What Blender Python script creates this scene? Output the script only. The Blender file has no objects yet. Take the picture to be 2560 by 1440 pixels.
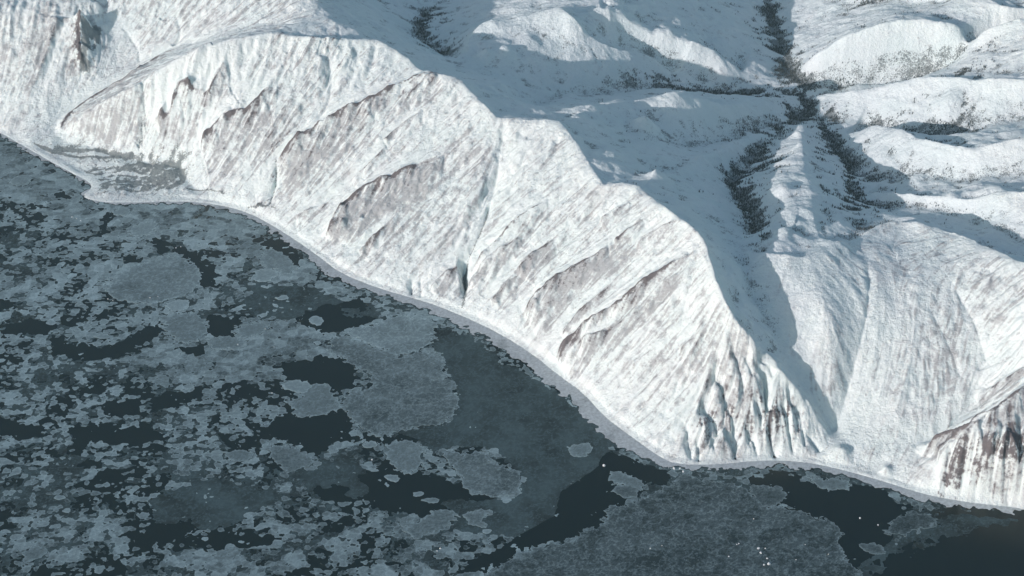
import bpy, math, random
import numpy as np
from mathutils import Vector
C = bpy.context.scene
R = math.radians
# ---------------------------------------------------------------- camera, sky, sun
ALT, PITCH, HF = 3650.0, 33.0, 28.0
cam_d = bpy.data.cameras.new('camera'); cam = bpy.data.objects.new('camera', cam_d); C.collection.objects.link(cam)
cam.location = (0, 0, ALT); cam.rotation_euler = (R(90 - PITCH), 0, 0)
cam_d.sensor_width = 36; cam_d.lens = 18 / math.tan(R(HF / 2)); cam_d.clip_start = 10; cam_d.clip_end = 200000
C.camera = cam
SUN_EL, SHADOW_AZ = 13.5, 36.0        # shadows run towards this angle, counted from +X towards +Y
w = bpy.data.worlds.new('World'); C.world = w; w.use_nodes = True
nt = w.node_tree; bg = nt.nodes['Background']
sky = nt.nodes.new('ShaderNodeTexSky'); sky.sky_type = 'NISHITA'; sky.sun_disc = False
sky.sun_elevation = R(SUN_EL); sky.altitude = 1000; sky.ozone_density = 0.6; sky.dust_density = 1.5
sd = Vector((-math.cos(R(SHADOW_AZ)) * math.cos(R(SUN_EL)), -math.sin(R(SHADOW_AZ)) * math.cos(R(SUN_EL)), math.sin(R(SUN_EL))))
sky.sun_rotation = math.atan2(sd.x, sd.y)
nt.links.new(sky.outputs[0], bg.inputs[0]); bg.inputs[1].default_value = 0.15
sl = bpy.data.lights.new('sun', 'SUN'); so = bpy.data.objects.new('sun', sl); C.collection.objects.link(so)
sl.energy = 3.8; sl.angle = R(0.5); sl.color = (1.0, 0.878, 0.88)
so.rotation_euler = (-sd).to_track_quat('-Z', 'Y').to_euler()
C.view_settings.view_transform = 'Standard'; C.view_settings.look = 'None'; C.view_settings.exposure = 0.0; C.view_settings.gamma = 1.0
C.render.engine = 'CYCLES'; C.cycles.use_denoising = True

# ---------------------------------------------------------------- numpy helpers
T = math.tan(R(HF / 2)); cp, sp = math.cos(R(PITCH)), math.sin(R(PITCH))
def ray(px, py):
    u = (np.asarray(px, float) - 1280) / 1280 * T; v = (720 - np.asarray(py, float)) / 1280 * T
    return u, cp + v * sp, -sp + v * cp
def at(px, py, z=0.0):
    dx, dy, dz = ray(px, py); t = (z - ALT) / dz
    return dx * t, dy * t
def proj(x, y, z):
    zz = z - ALT; d = y * cp - zz * sp; v = y * sp + zz * cp
    return 1280 + x / d / T * 1280, 720 - v / d / T * 1280
_rs = np.random.RandomState(7)
_perm = np.concatenate([_rs.permutation(1024)] * 2).astype(np.int32)
_ga = _rs.rand(1024).astype(np.float32) * 2 * np.pi
_gx, _gy = np.cos(_ga), np.sin(_ga)
def perlin(x, y, seed=0):
    x = x + seed * 37.13; y = y + seed * 91.7
    xi = np.floor(x); yi = np.floor(y); fx = (x - xi).astype(np.float32); fy = (y - yi).astype(np.float32)
    xi = xi.astype(np.int32) & 1023; yi = yi.astype(np.int32) & 1023
    u = fx * fx * fx * (fx * (fx * 6 - 15) + 10); v = fy * fy * fy * (fy * (fy * 6 - 15) + 10)
    def g(i, j, a, b):
        h = _perm[_perm[(xi + i) & 1023] + ((yi + j) & 1023)]
        return _gx[h] * a + _gy[h] * b
    n00 = g(0, 0, fx, fy); n10 = g(1, 0, fx - 1, fy); n01 = g(0, 1, fx, fy - 1); n11 = g(1, 1, fx - 1, fy - 1)
    a = n00 + u * (n10 - n00); b = n01 + u * (n11 - n01)
    return (a + v * (b - a)) * 1.5
def fbm(x, y, scale, octv=5, seed=0, gain=0.5, ridged=False):
    r = np.zeros(np.shape(x), np.float32); a = 1.0; t = 0
    for o in range(octv):
        n = perlin(x / scale, y / scale, seed + o * 3.7)
        if ridged: n = 1 - 2 * np.abs(n)
        r += a * n; t += a; a *= gain; scale *= 0.5
    return r / t
def sst(a, b, x):
    t = np.clip((x - a) / (b - a), 0, 1); return t * t * (3 - 2 * t)
def bil(A, i, j):                       # A[j, i] at float indices
    h, wd = A.shape; i = np.clip(i, 0, wd - 1.001); j = np.clip(j, 0, h - 1.001)
    i0 = i.astype(np.int32); j0 = j.astype(np.int32); fi = (i - i0).astype(np.float32); fj = (j - j0).astype(np.float32)
    k = j0 * wd + i0; A = A.ravel()
    return (A[k] * (1 - fi) + A[k + 1] * fi) * (1 - fj) + (A[k + wd] * (1 - fi) + A[k + wd + 1] * fi) * fj
def blur(A, n=1):
    for _ in range(n):
        P = np.pad(A, 1, mode='edge')
        A = (P[:-2, 1:-1] + P[2:, 1:-1] + 2 * A) / 4
        P = np.pad(A, 1, mode='edge')
        A = (P[1:-1, :-2] + P[1:-1, 2:] + 2 * A) / 4
    return A
def densify(pts, step):
    out = []
    for a, b in zip(pts[:-1], pts[1:]):
        a = np.array(a, float); b = np.array(b, float); n = max(1, int(np.hypot(b[0] - a[0], b[1] - a[1]) / step))
        for k in range(n): out.append(a + (b - a) * k / n)
    out.append(np.array(pts[-1], float)); return np.array(out)
def smooth_line(p, n=2):                # Chaikin
    p = np.array(p, float)
    for _ in range(n):
        q = np.empty((2 * len(p), p.shape[1])); q[0] = p[0]; q[-1] = p[-1]
        q[1:-1:2] = .75 * p[:-1] + .25 * p[1:]; q[2:-1:2] = .25 * p[:-1] + .75 * p[1:]; p = q
    return p

# ---------------------------------------------------------------- survey lines: (x, y) of the picture and height in metres
SHORE = [(-700,40),(-300,190),(-100,285),(0,330),(60,365),(130,405),(190,437),(225,455),(233,470),(205,490),(240,503),(300,507),(450,502),(540,510),
 (620,530),(680,562),(740,600),(800,642),(850,682),(950,722),(1060,752),(1150,786),(1250,833),(1330,883),(1400,940),(1460,982),
 (1510,1040),(1580,1092),(1650,1142),(1690,1160),(1780,1162),(1900,1150),(2000,1152),(2100,1172),(2200,1200),(2300,1232),(2350,1243),
 (2440,1258),(2560,1270),(2700,1300),(3000,1340),(3600,1460)]
LINES = {
'crest': [(540,112,405),(600,92,425),(680,82,440),(740,90,440),(800,95,440),(870,100,430),(940,100,430),(1000,135,412),(1040,165,405),(1080,185,415),(1150,195,420),
  (1200,250,402),(1240,290,388),(1300,300,385),(1370,295,405),(1400,300,410),(1440,350,398),(1470,400,380),(1510,458,372),(1560,452,385),(1600,462,395),
  (1640,500,398),(1700,545,408),(1745,580,412),(1765,610,410),(1790,690,395),(1830,790,335),(1880,850,275),(1930,910,215),(1985,960,170),(2040,1030,100),(2058,1095,30)],
'spur_left': [(540,112,405),(450,145,355),(380,185,295),(300,235,215),(240,262,160),(185,292,90),(155,322,35)],
'hill_left': [(-300,0,280),(-100,30,310),(0,22,320),(120,15,325),(220,10,330),(300,-20,350)],
'valley_left': [(150,335,12),(195,292,50),(250,245,100),(300,188,150),(370,155,185),(450,125,235),(540,98,300),(620,66,360),(700,52,400)],
'far_face': [(-200,-120,380),(200,-90,420),(500,-100,450),(750,-40,470),(820,20,445),(870,100,430)],
'far_gully': [(300,170,160),(285,100,215),(270,50,265),(262,0,300)],
's_trunk': [(1860,-200,40),(1900,-60,55),(1925,40,62),(1950,120,70),(1985,200,80),(2010,240,85),(2030,290,92),(2075,340,112),(2110,400,142),(2128,450,178),(2148,510,225),(2156,545,270),(2165,582,326)],
's2': [(2000,215,82),(1850,228,98),(1760,232,108),(1650,226,125),(1520,230,150),(1420,238,180),(1370,248,205),(1320,270,250)],
's3': [(1160,-40,140),(1110,10,150),(1060,45,158),(1038,80,165),(1062,112,178),(1120,135,200),(1150,160,240)],
'hillB': [(1140,165,300),(1160,120,285),(1190,60,320),(1250,45,345),(1400,35,350),(1500,20,350),(1540,-10,350),(1500,-150,350)],
'hillB2': [(1400,35,350),(1440,72,325),(1500,105,280),(1560,130,235),(1630,150,170),(1680,190,135)],
'hillB3': [(1250,45,345),(1330,100,305),(1330,150,270),(1400,175,230)],
'ridgeC': [(1500,20,350),(1560,32,330),(1640,58,300),(1720,88,255),(1800,130,190),(1860,180,120)],
'dipC': [(1700,-30,240),(1750,30,210),(1830,60,150),(1900,90,95)],
'ridgeE1': [(2000,175,110),(2050,120,210),(2120,70,285),(2200,45,320),(2300,30,345),(2420,45,350),(2600,30,370),(2900,0,400)],
'dipE0': [(1950,-80,80),(2030,-20,140),(2150,0,210),(2280,2,260),(2400,12,300)],
'ridgeE0': [(2000,-120,150),(2200,-70,300),(2450,-40,360),(2500,15,350),(2700,-20,380)],
's4': [(2005,212,92),(2060,210,102),(2200,207,125),(2300,190,150),(2450,168,190),(2600,128,240),(2900,60,300)],
'ridgeE2': [(2035,240,105),(2080,232,140),(2130,225,175),(2230,205,225),(2340,192,265),(2450,200,295),(2600,190,340),(2900,150,390)],
's5': [(2030,290,102),(2120,303,118),(2200,312,135),(2290,337,158),(2380,347,180),(2440,325,210),(2600,275,270),(2900,220,320)],
'ridgeE3': [(2110,335,130),(2150,320,165),(2200,312,215),(2260,322,250),(2310,345,270),(2430,372,290),(2600,335,345),(2900,320,390)],
's6': [(2125,445,138),(2200,458,165),(2300,443,200),(2380,458,230),(2470,445,265),(2600,430,310),(2900,440,350)],
'ridgeE4': [(2160,495,165),(2205,478,210),(2300,480,248),(2400,490,282),(2490,478,318),(2600,480,345),(2900,500,390)],
's7': [(2148,515,205),(2230,515,215),(2350,530,235),(2450,560,270),(2600,620,330)],
'divide': [(1845,605,290),(1880,625,335),(1930,628,358),(2000,640,358),(2060,618,356),(2110,606,345),(2165,582,328),(2190,562,326),(2260,548,335),(2360,570,350),(2450,600,370),(2600,680,400),(2900,760,430)],
's8': [(2025,290,92),(1960,325,110),(1900,380,132),(1850,430,150),(1820,470,170),(1850,515,195),(1890,555,230),(1880,590,265),(1845,605,290)],
's8_sea': [(1845,605,290),(1865,665,315),(1880,720,300),(1925,805,250),(1968,885,200),(2010,960,140),(2045,1022,85),(2078,1088,15)],
'ridgeM': [(2010,305,110),(2005,340,185),(2008,375,240),(2010,430,292),(2030,485,322),(2035,545,342),(2060,600,352)],
's9': [(1960,305,110),(1880,315,130),(1800,345,155),(1725,375,185),(1700,357,205),(1650,345,240),(1560,340,290)],
'r9': [(1930,335,125),(1850,345,190),(1780,375,235),(1700,420,285),(1640,440,330),(1600,462,395)],
'r2': [(1980,240,110),(1900,245,165),(1830,255,225),(1750,243,265),(1640,245,290),(1560,250,300),(1480,270,325),(1400,300,410)],
'gullyA': [(2165,582,326),(2180,680,316),(2172,760,282),(2145,880,192),(2112,1000,92),(2085,1080,20)],
'spurA': [(2260,548,320),(2250,640,318),(2290,720,300),(2305,790,260),(2285,920,180),(2250,1060,85),(2230,1150,30)],
'spurA0': [(2000,640,352),(2050,720,322),(2082,820,262),(2098,940,165),(2092,1030,68)],
'gullyB': [(2400,720,310),(2430,830,250),(2462,930,180),(2440,1010,125),(2380,1080,75),(2310,1155,20)],
'spurB': [(2600,680,400),(2560,800,340),(2600,930,290),(2520,1010,230),(2430,1090,165),(2360,1130,110),(2330,1170,50)],
'foot': [(0,318,12),(120,345,15),(160,345,15),(220,368,14),(310,392,18),(400,410,18),(455,430,15),(475,470,8),(540,500,4)],
'ridgeM2': [(1980,395,240),(1955,430,278),(1945,470,300),(1985,515,318),(1975,560,335),(1950,610,352)],
'vBC': [(1545,70,275),(1600,110,215),(1680,150,160),(1780,195,115)],
'cliffR': [(2430,1090,165),(2470,1110,160),(2520,1140,150),(2600,1150,150),(2900,1200,150)],
}
SOFT = {'hillB','hillB2','hillB3','ridgeC','ridgeE1','ridgeE0','ridgeE2','ridgeE3','ridgeE4','divide','ridgeM','ridgeM2','r9','r2','spurA','spurA0','dipC','dipE0','hill_left','far_face'}

# ---------------------------------------------------------------- base heightfield, 8 m cells
X0, X1, Y0, Y1, D0 = -2800.0, 2800.0, 3900.0, 8700.0, 8.0
nx, ny = int((X1 - X0) / D0) + 1, int((Y1 - Y0) / D0) + 1
gx, gy = np.meshgrid(X0 + D0 * np.arange(nx), Y0 + D0 * np.arange(ny))
shp = smooth_line(SHORE, 1); sx_, sy_ = at(shp[:, 0], shp[:, 1], 0.0)
shore_w = np.column_stack([sx_, sy_])
def shore_y(x): return np.interp(x, shore_w[:, 0], shore_w[:, 1])       # only for a first guess
def inside_poly(px, py, poly):
    r = np.zeros(px.shape, bool); n = len(poly)
    for k in range(n):
        ax, ay = poly[k]; bx, by = poly[(k + 1) % n]
        if ay == by: continue
        c = ((ay > py) != (by > py)) & (px < (bx - ax) * (py - ay) / (by - ay) + ax)
        r ^= c
    return r
def dist_poly(px, py, line):
    d = np.full(px.shape, 1e9, np.float32)
    for a, b in zip(line[:-1], line[1:]):
        ex, ey = b[0] - a[0], b[1] - a[1]; L = ex * ex + ey * ey + 1e-9
        t = np.clip(((px - a[0]) * ex + (py - a[1]) * ey) / L, 0, 1)
        d = np.minimum(d, (px - a[0] - t * ex) ** 2 + (py - a[1] - t * ey) ** 2)
    return np.sqrt(d)
sea_poly = [(-9000, 1000), (shore_w[0, 0] - 3000, shore_w[0, 1] + 1500)] + [tuple(p) for p in shore_w] + [(9000, 1000)]
sea0 = inside_poly(gx, gy, sea_poly); sd0 = dist_poly(gx, gy, shore_w) * np.where(sea0, -1, 1)   # + inland
val = np.zeros(gx.shape, np.float32); fix = np.zeros(gx.shape, bool); cnt = np.zeros(gx.shape, np.float32)
soft = np.zeros(gx.shape, np.float32)
for nm, pts in LINES.items():
    if nm.startswith('ridgeE'): pts = [(a, b, c + (c - 90) * .16) for a, b, c in pts]
    p = smooth_line(pts, 1 if nm == 'crest' else 2); x, y = at(p[:, 0], p[:, 1], p[:, 2]); q = densify(np.column_stack([x, y, p[:, 2]]), 3.0)
    i = np.round((q[:, 0] - X0) / D0).astype(int); j = np.round((q[:, 1] - Y0) / D0).astype(int)
    ok = (i >= 0) & (i < nx) & (j >= 0) & (j < ny); i, j, z = i[ok], j[ok], q[ok, 2]
    np.add.at(val, (j, i), z); np.add.at(cnt, (j, i), 1)
    if nm in SOFT: soft[j, i] = 1
m = cnt > 0; val[m] /= cnt[m]; fix |= m
sm = sd0 < 4; val[sm] = np.clip(sd0[sm] * 0.15, -8, 1); fix |= sm
def solve(val, fix, init, it):
    Z = init.copy(); Z[fix] = val[fix]
    for k in range(it):
        P = np.pad(Z, 1, mode='edge')
        Zn = (P[:-2, 1:-1] + P[2:, 1:-1] + P[1:-1, :-2] + P[1:-1, 2:]) * 0.25
        Z = np.where(fix, val, Zn)
    return Z
def mg(val, fix, lv):
    if lv == 0: return solve(val, fix, np.full(val.shape, 150, np.float32), 400)
    h, wd = val.shape; h2, w2 = (h + 1) // 2, (wd + 1) // 2
    V = np.pad(val * fix, ((0, 2 * h2 - h), (0, 2 * w2 - wd))); F = np.pad(fix.astype(np.float32), ((0, 2 * h2 - h), (0, 2 * w2 - wd)))
    Vs = V.reshape(h2, 2, w2, 2).sum((1, 3)); Fs = F.reshape(h2, 2, w2, 2).sum((1, 3))
    Zc = mg(np.where(Fs > 0, Vs / np.maximum(Fs, 1), 0).astype(np.float32), Fs > 0, lv - 1)
    jj, ii = np.meshgrid(np.arange(h) / 2 - .25, np.arange(wd) / 2 - .25, indexing='ij')
    return solve(val, fix, bil(Zc, ii, jj), 60)
Zb = mg(val, fix, 5)
Zs = blur(Zb, 7); Zm = blur(Zb, 3)
far = blur(sst(0.5, 1, blur((soft > 0).astype(np.float32), 0)), 25) ; far = np.clip(far * 12, 0, 1)
Zb = Zm + (Zs - Zm) * far
land0 = sd0 > 0


def pick(px, py):                       # picture point -> ground point of the base heightfield
    dx, dy, dz = ray(px, py); t = (460 - ALT) / dz; t = np.asarray(t, float).copy()
    for k in range(160):
        x, y, z = dx * t, dy * t, ALT + dz * t
        zg = bil(Zb, (x - X0) / D0, (y - Y0) / D0)
        t = t + np.maximum(z - zg, 0) * 0.45 / np.abs(dz) * (z > zg)
    return dx * t, dy * t
def pickline(pts, n=2):
    p = smooth_line(pts, n); x, y = pick(p[:, 0], p[:, 1]); return np.column_stack([x, y])

# ---------------------------------------------------------------- fine heightfield
D = 3.0
NX, NY = int((X1 - X0) / D) + 1, int((Y1 - Y0) / D) + 1
GX, GY = np.meshgrid((X0 + D * np.arange(NX)).astype(np.float32), (Y0 + D * np.arange(NY)).astype(np.float32))
def up(A): return bil(A.astype(np.float32), (GX - X0) / D0, (GY - Y0) / D0)
Z = up(Zb); SD = up(sd0.astype(np.float32))
def window(line, r):
    a = line.min(0) - r; b = line.max(0) + r
    i0, i1 = max(0, int((a[0] - X0) / D)), min(NX, int((b[0] - X0) / D) + 2); j0, j1 = max(0, int((a[1] - Y0) / D)), min(NY, int((b[1] - Y0) / D) + 2)
    return slice(j0, j1), slice(i0, i1)
def near(px, py, line):                 # distance, side (+ left of travel), position 0..1
    d = np.full(px.shape, 1e9, np.float32); s = np.zeros(px.shape, np.float32); u = np.zeros(px.shape, np.float32); n = len(line) - 1
    for k in range(n):
        a, b = line[k], line[k + 1]; ex, ey = b - a; L = ex * ex + ey * ey + 1e-9
        t = np.clip(((px - a[0]) * ex + (py - a[1]) * ey) / L, 0, 1)
        qx, qy = px - a[0] - t * ex, py - a[1] - t * ey; dd = qx * qx + qy * qy; m = dd < d
        d[m] = dd[m]; s[m] = np.sign(ex * qy - ey * qx)[m]; u[m] = ((k + t) / n)[m]
    return np.sqrt(d), s, u
def taper(u, a=0.12): return sst(0, a, u) * sst(0, a, 1 - u)
# spurs with a steep bank on the far left side and a gentle back: points run uphill
RIB = np.zeros(Z.shape, np.float32); LEE = RIB.copy()
BANKS = [([(150,335),(170,302),(200,275),(260,235),(330,190),(400,145),(480,115)],16,10,60),
 ([(395,345),(450,292),(500,262),(540,235),(575,215)],20,10,70), ([(500,375),(530,345),(570,315),(620,285),(660,250),(695,237)],20,10,70),
 ([(690,410),(760,355),(850,300),(900,278),(960,248),(1010,220),(1060,192),(1110,182)],26,12,90),
 ([(815,600),(850,545),(890,505),(940,475),(1000,448),(1060,415),(1110,400)],28,12,110), ([(740,550),(790,520),(830,505)],8,8,30),
 ([(1185,670),(1240,610),(1290,560),(1340,520),(1370,505)],15,9,50), ([(1170,705),(1200,675),(1260,625),(1305,598)],10,8,40),
 ([(1295,685),(1330,640),(1380,600)],12,8,50), ([(1310,790),(1350,750),(1380,720),(1430,685),(1470,660),(1520,625)],26,12,80),
 ([(1390,900),(1422,871),(1488,823),(1547,781),(1606,725),(1650,690),(1700,660),(1750,620)],26,11,80), ([(1450,888),(1505,854),(1578,800)],12,8,40),
 ([(1405,848),(1443,795),(1488,757),(1530,715)],12,8,40), ([(1535,606),(1570,580),(1605,552)],9,8,40), ([(1590,620),(1627,583),(1700,552)],10,8,40),
 ([(1580,915),(1610,896),(1640,875)],6,7,30), ([(2310,1150),(2370,1115),(2425,1085),(2490,1030),(2600,960)],30,12,80), ([(2440,1000),(2500,960),(2600,905)],12,10,40),
 ([(208,72),(200,110),(200,150),(212,182)],34,6,60), ([(150,60),(120,150),(60,260)],10,10,60), ([(540,175),(480,230),(420,260)],8,8,50), ([(900,640),(940,600),(990,560)],10,8,40), ([(1230,760),(1265,715),(1290,700)],9,8,40), ([(1500,560),(1540,525),(1575,505)],8,8,40), ([(1700,880),(1735,850),(1760,820)],9,8,30), ([(960,360),(1000,320),(1060,280)],7,8,40), ([(880,450),(930,410),(960,380)],8,8,40), ([(760,880),(780,870)],1,5,10), ([(640,520),(675,498),(700,470)],8,8,30), ([(1075,725),(1110,690),(1150,660)],8,8,30)]
for pts, amp, ws, wg in BANKS:
    L = pickline(pts); W = window(L, 3.5 * wg); d, s, u = near(GX[W], GY[W], L)
    rag = 1 + 0.5 * fbm(GX[W], GY[W], 60, 3, 5)
    tp = sst(0, .15, u) * (1 - u) ** .7; big_ = min(1, amp / 16)
    Z[W] += 2.3 * amp * tp * np.where(s > 0, np.clip(1 - d / (1.15 * amp + ws), 0, 1) ** 1.15, np.exp(-d / wg)) * rag
    tq = sst(0, .12, u) * sst(0, .3, 1 - u)
    RIB[W] = np.maximum(RIB[W], big_ * tq * np.where(s > 0, np.exp(-(d / 8) ** 2) * 1.6, (1.3 * np.exp(-d / 6) + .75 * np.exp(-(d / (1.3 * wg)) ** 2))) * (1 + .6 * fbm(GX[W], GY[W], 45, 3, 15)))  # scrub on the gentle back, plus the bank's shaded edge painted dark
    LEE[W] = np.maximum(LEE[W], big_ * tq * np.where(s > 0, np.exp(-((d - 22) / 34) ** 2) * sst(4, 16, d), 0))
# gullies: width, depth
GUL = [([(800,120),(828,160),(828,215),(818,262),(790,300)],16,22), ([(693,398),(692,440),(682,480),(674,515)],12,26), ([(363,235),(366,300),(358,345),(345,378)],13,20),
 ([(1262,300),(1256,340),(1246,400),(1236,450),(1226,490),(1212,540),(1190,590),(1170,625),(1160,650),(1165,680),(1160,720),(1157,770)],28,44),
 ([(1160,630),(1158,660),(1166,690),(1160,740)],12,32), ([(1028,690),(1030,715),(1028,745)],8,14), ([(1050,690),(1053,720),(1052,745)],8,14),
 ([(1745,600),(1742,660),(1715,740),(1705,800),(1702,840)],14,12), ([(1782,935),(1800,962),(1816,1000),(1833,1050),(1840,1125)],12,34), ([(1748,1010),(1785,1035),(1796,1085)],12,28),
 ([(1880,918),(1905,960),(1918,1010),(1926,1055)],10,26), ([(1893,878),(1920,920),(1936,978)],10,18), ([(1952,1000),(1965,1040),(1975,1090),(1986,1135)],9,22),
 ([(1862,1062),(1885,1100),(1896,1138)],9,22), ([(1916,1075),(1935,1118),(1941,1150)],8,18), ([(1812,1065),(1835,1108),(1841,1150)],9,22), ([(1742,1090),(1748,1130),(1746,1155)],7,12),
 ([(2016,1075),(2045,1115),(2050,1130)],8,16), ([(1830,860),(1838,900),(1850,960),(1865,1010)],9,16), ([(1850,870),(1868,920),(1880,980)],8,14), ([(1770,1020),(1775,1080),(1790,1140)],8,14), ([(1905,930),(1915,990),(1905,1060)],8,12), ([(1990,1010),(2005,1060),(2015,1120)],8,16), ([(1968,980),(1985,1020),(1998,1080)],8,14), ([(1715,1060),(1722,1110),(1730,1150)],8,12), ([(1800,880),(1790,930),(1775,980)],8,10), ([(1890,1000),(1900,1040),(1908,1090)],7,14), ([(2540,1090),(2550,1160),(2556,1240)],8,16), ([(2410,1150),(2405,1200),(2400,1240)],7,10), ([(2475,1160),(2480,1200),(2478,1245)],8,14), ([(1700,930),(1690,980),(1650,1060)],9,8), ([(1640,900),(1600,960),(1560,1030)],10,8), ([(2500,1180),(2520,1225),(2522,1262)],8,26),
 ([(2440,1210),(2438,1255)],7,18), ([(2370,1150),(2362,1235)],7,12), ([(2480,800),(2470,870),(2460,930)],20,16), ([(300,60),(345,110),(350,160)],16,18), ([(440,40),(455,80),(430,120)],14,18),
 ([(400,50),(420,10)],12,12), ([(2170,640),(2175,760),(2140,900),(2100,1040)],14,12), ([(2320,760),(2370,850),(2410,960)],12,8), ([(2380,700),(2440,800),(2470,900)],18,22),
 ([(880,100),(895,150),(870,220)],16,8), ([(940,105),(930,170),(890,235)],14,8), ([(620,590),(630,560)],5,3), ([(1040,250),(990,330),(940,420)],18,8), ([(1130,260),(1080,340),(1010,430)],18,8),
 ([(1500,500),(1440,570),(1380,640)],18,8), ([(1400,340),(1380,400),(1320,480)],16,8), ([(560,260),(520,300),(470,360)],14,8), ([(640,160),(590,215),(540,260)],16,8)]
for pts, wd_, dep in GUL:
    L = pickline(pts); W = window(L, 3.5 * wd_); d, s, u = near(GX[W], GY[W], L)
    Z[W] -= dep * taper(u, 0.3) * np.exp(-(d / wd_) ** (1.05 if pts[0][0] > 1700 else 1.3)) * (1.5 if pts[0][0] > 1700 and pts[0][1] > 850 else 1.0) * (1 + 0.4 * fbm(GX[W], GY[W], 40, 2, 9))
# small knolls: x, y, radius, height
for kx, ky, kr, kh in [(2098,1135,26,26),(2215,1175,16,14),(1435,78,45,22),(1320,105,50,12),(1215,143,25,26),(1268,140,40,34),(1252,216,24,20),(1422,243,24,18),(1640,440,40,30),(1990,345,26,18),(1996,370,22,12),
   (1612,328,42,58),(2085,600,40,16),(2480,470,45,30),(2370,270,50,26),(2300,448,40,10),(410,448,60,14),(300,470,50,8),(230,388,45,10),(350,415,30,8),(2400,150,60,14),(1470,270,60,12),(1400,40,80,20),
   (1950,480,40,20),(1960,540,40,15),(1960,580,30,15),(1560,60,60,12),(2275,325,40,16), (1690,268,70,34),(1760,285,55,22), (225,100,40,22), (215,150,40,18)]:
    x, y = pick(np.array([kx]), np.array([ky])); W = window(np.column_stack([x, y]), 3.2 * kr); r = (GX[W] - x[0]) ** 2 + (GY[W] - y[0]) ** 2
    Z[W] += kh * np.exp(-r / kr ** 2)
cr = np.array(LINES['crest']); dv = np.array(LINES['divide'])[2:]
back = np.vstack([np.array([(820,20,445)]), cr[5:30], dv]); bx_, by_ = at(back[:, 0], back[:, 1], back[:, 2])
inland = inside_poly(GX[::4, ::4], GY[::4, ::4], list(zip(bx_, by_)) + [(9000, 5500), (9000, 20000), (bx_[0], 20000)]).astype(np.float32)
inland = blur(inland, 6); jj_, ii_ = np.meshgrid(np.arange(NY) / 4, np.arange(NX) / 4, indexing='ij'); inland = bil(inland, ii_, jj_)
coast = (1 - inland) * sst(780, 520, GX) * sst(-1900, -1300, GX)
# fall-line texture: noise smeared along the steepest descent
def landw_(S): return sst(0, 40, S)
def lic(scale, steps, h, seed, src):
    Gs = src; gyy, gxx = np.gradient(Gs, D); g = np.sqrt(gxx ** 2 + gyy ** 2) + 1e-3; ux, uy = gxx / g, gyy / g; ux = ux + .55 * coast; uy = uy + .0 * coast; g = np.sqrt(ux * ux + uy * uy) + 1e-3; ux /= g; uy /= g
    N = perlin(GX / scale, GY / scale, seed).astype(np.float32); acc = N.copy(); n = 1
    for sgn in (1, -1):
        i = (GX - X0) / D; j = (GY - Y0) / D; i = i.copy(); j = j.copy()
        for k in range(steps):
            vx, vy = bil(ux, i, j), bil(uy, i, j); i += sgn * h * vx / D; j += sgn * h * vy / D
            wk = 1 - k / (steps + 1); acc += wk * bil(N, i, j); n += wk
    acc /= np.sqrt(n); return acc / acc.std()
Lc = []
p_ = np.array(LINES['crest'][2:], float); x_, y_ = at(p_[:, 0], p_[:, 1], p_[:, 2]); Lc = np.column_stack([x_, y_]); W = window(Lc, 420); d, s_, u = near(GX[W], GY[W], Lc)
Z[W] -= np.where(s_ > 0, 26 * (1 - np.exp(-d / 22)) * np.exp(-d / 130), 0) * sst(0, .05, u) * sst(0, .1, 1 - u) * (.8 + .8 * fbm(GX[W], GY[W], 120, 2, 31))
for nm, sg, am in [('ridgeE1', 1, 20), ('ridgeE2', 1, 26), ('ridgeE3', 1, 28), ('ridgeE4', 1, 28), ('divide', 1, 16), ('hillB', 1, 14), ('hillB2', 1, 24), ('ridgeC', 1, 22), ('r2', -1, 14), ('r9', -1, 14), ('ridgeM', 1, 7), ('ridgeE0', 1, 20)]:
    p_ = smooth_line([(a, b, c + ((c - 90) * .16 if nm.startswith('ridgeE') else 0)) for a, b, c in LINES[nm]], 2); x_, y_ = at(p_[:, 0], p_[:, 1], p_[:, 2]); Lc = np.column_stack([x_, y_])
    W = window(Lc, 300); d, s_, u = near(GX[W], GY[W], Lc); rg = .55 + 1.3 * np.clip(.5 + fbm(GX[W], GY[W], 140, 3, 35), 0, 1)
    Z[W] -= np.where(s_ * sg > 0, am * rg * (1 - np.exp(-d / 20)) * np.exp(-(d / 130) ** 1.5), 0) * sst(0, .12, u) * sst(0, .12, 1 - u)
Z += inland * (17 * fbm(GX + 50 * fbm(GX, GY, 260, 2, 32), GY * 1.25, 300, 4, 33, .5, True) - 6)
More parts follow.
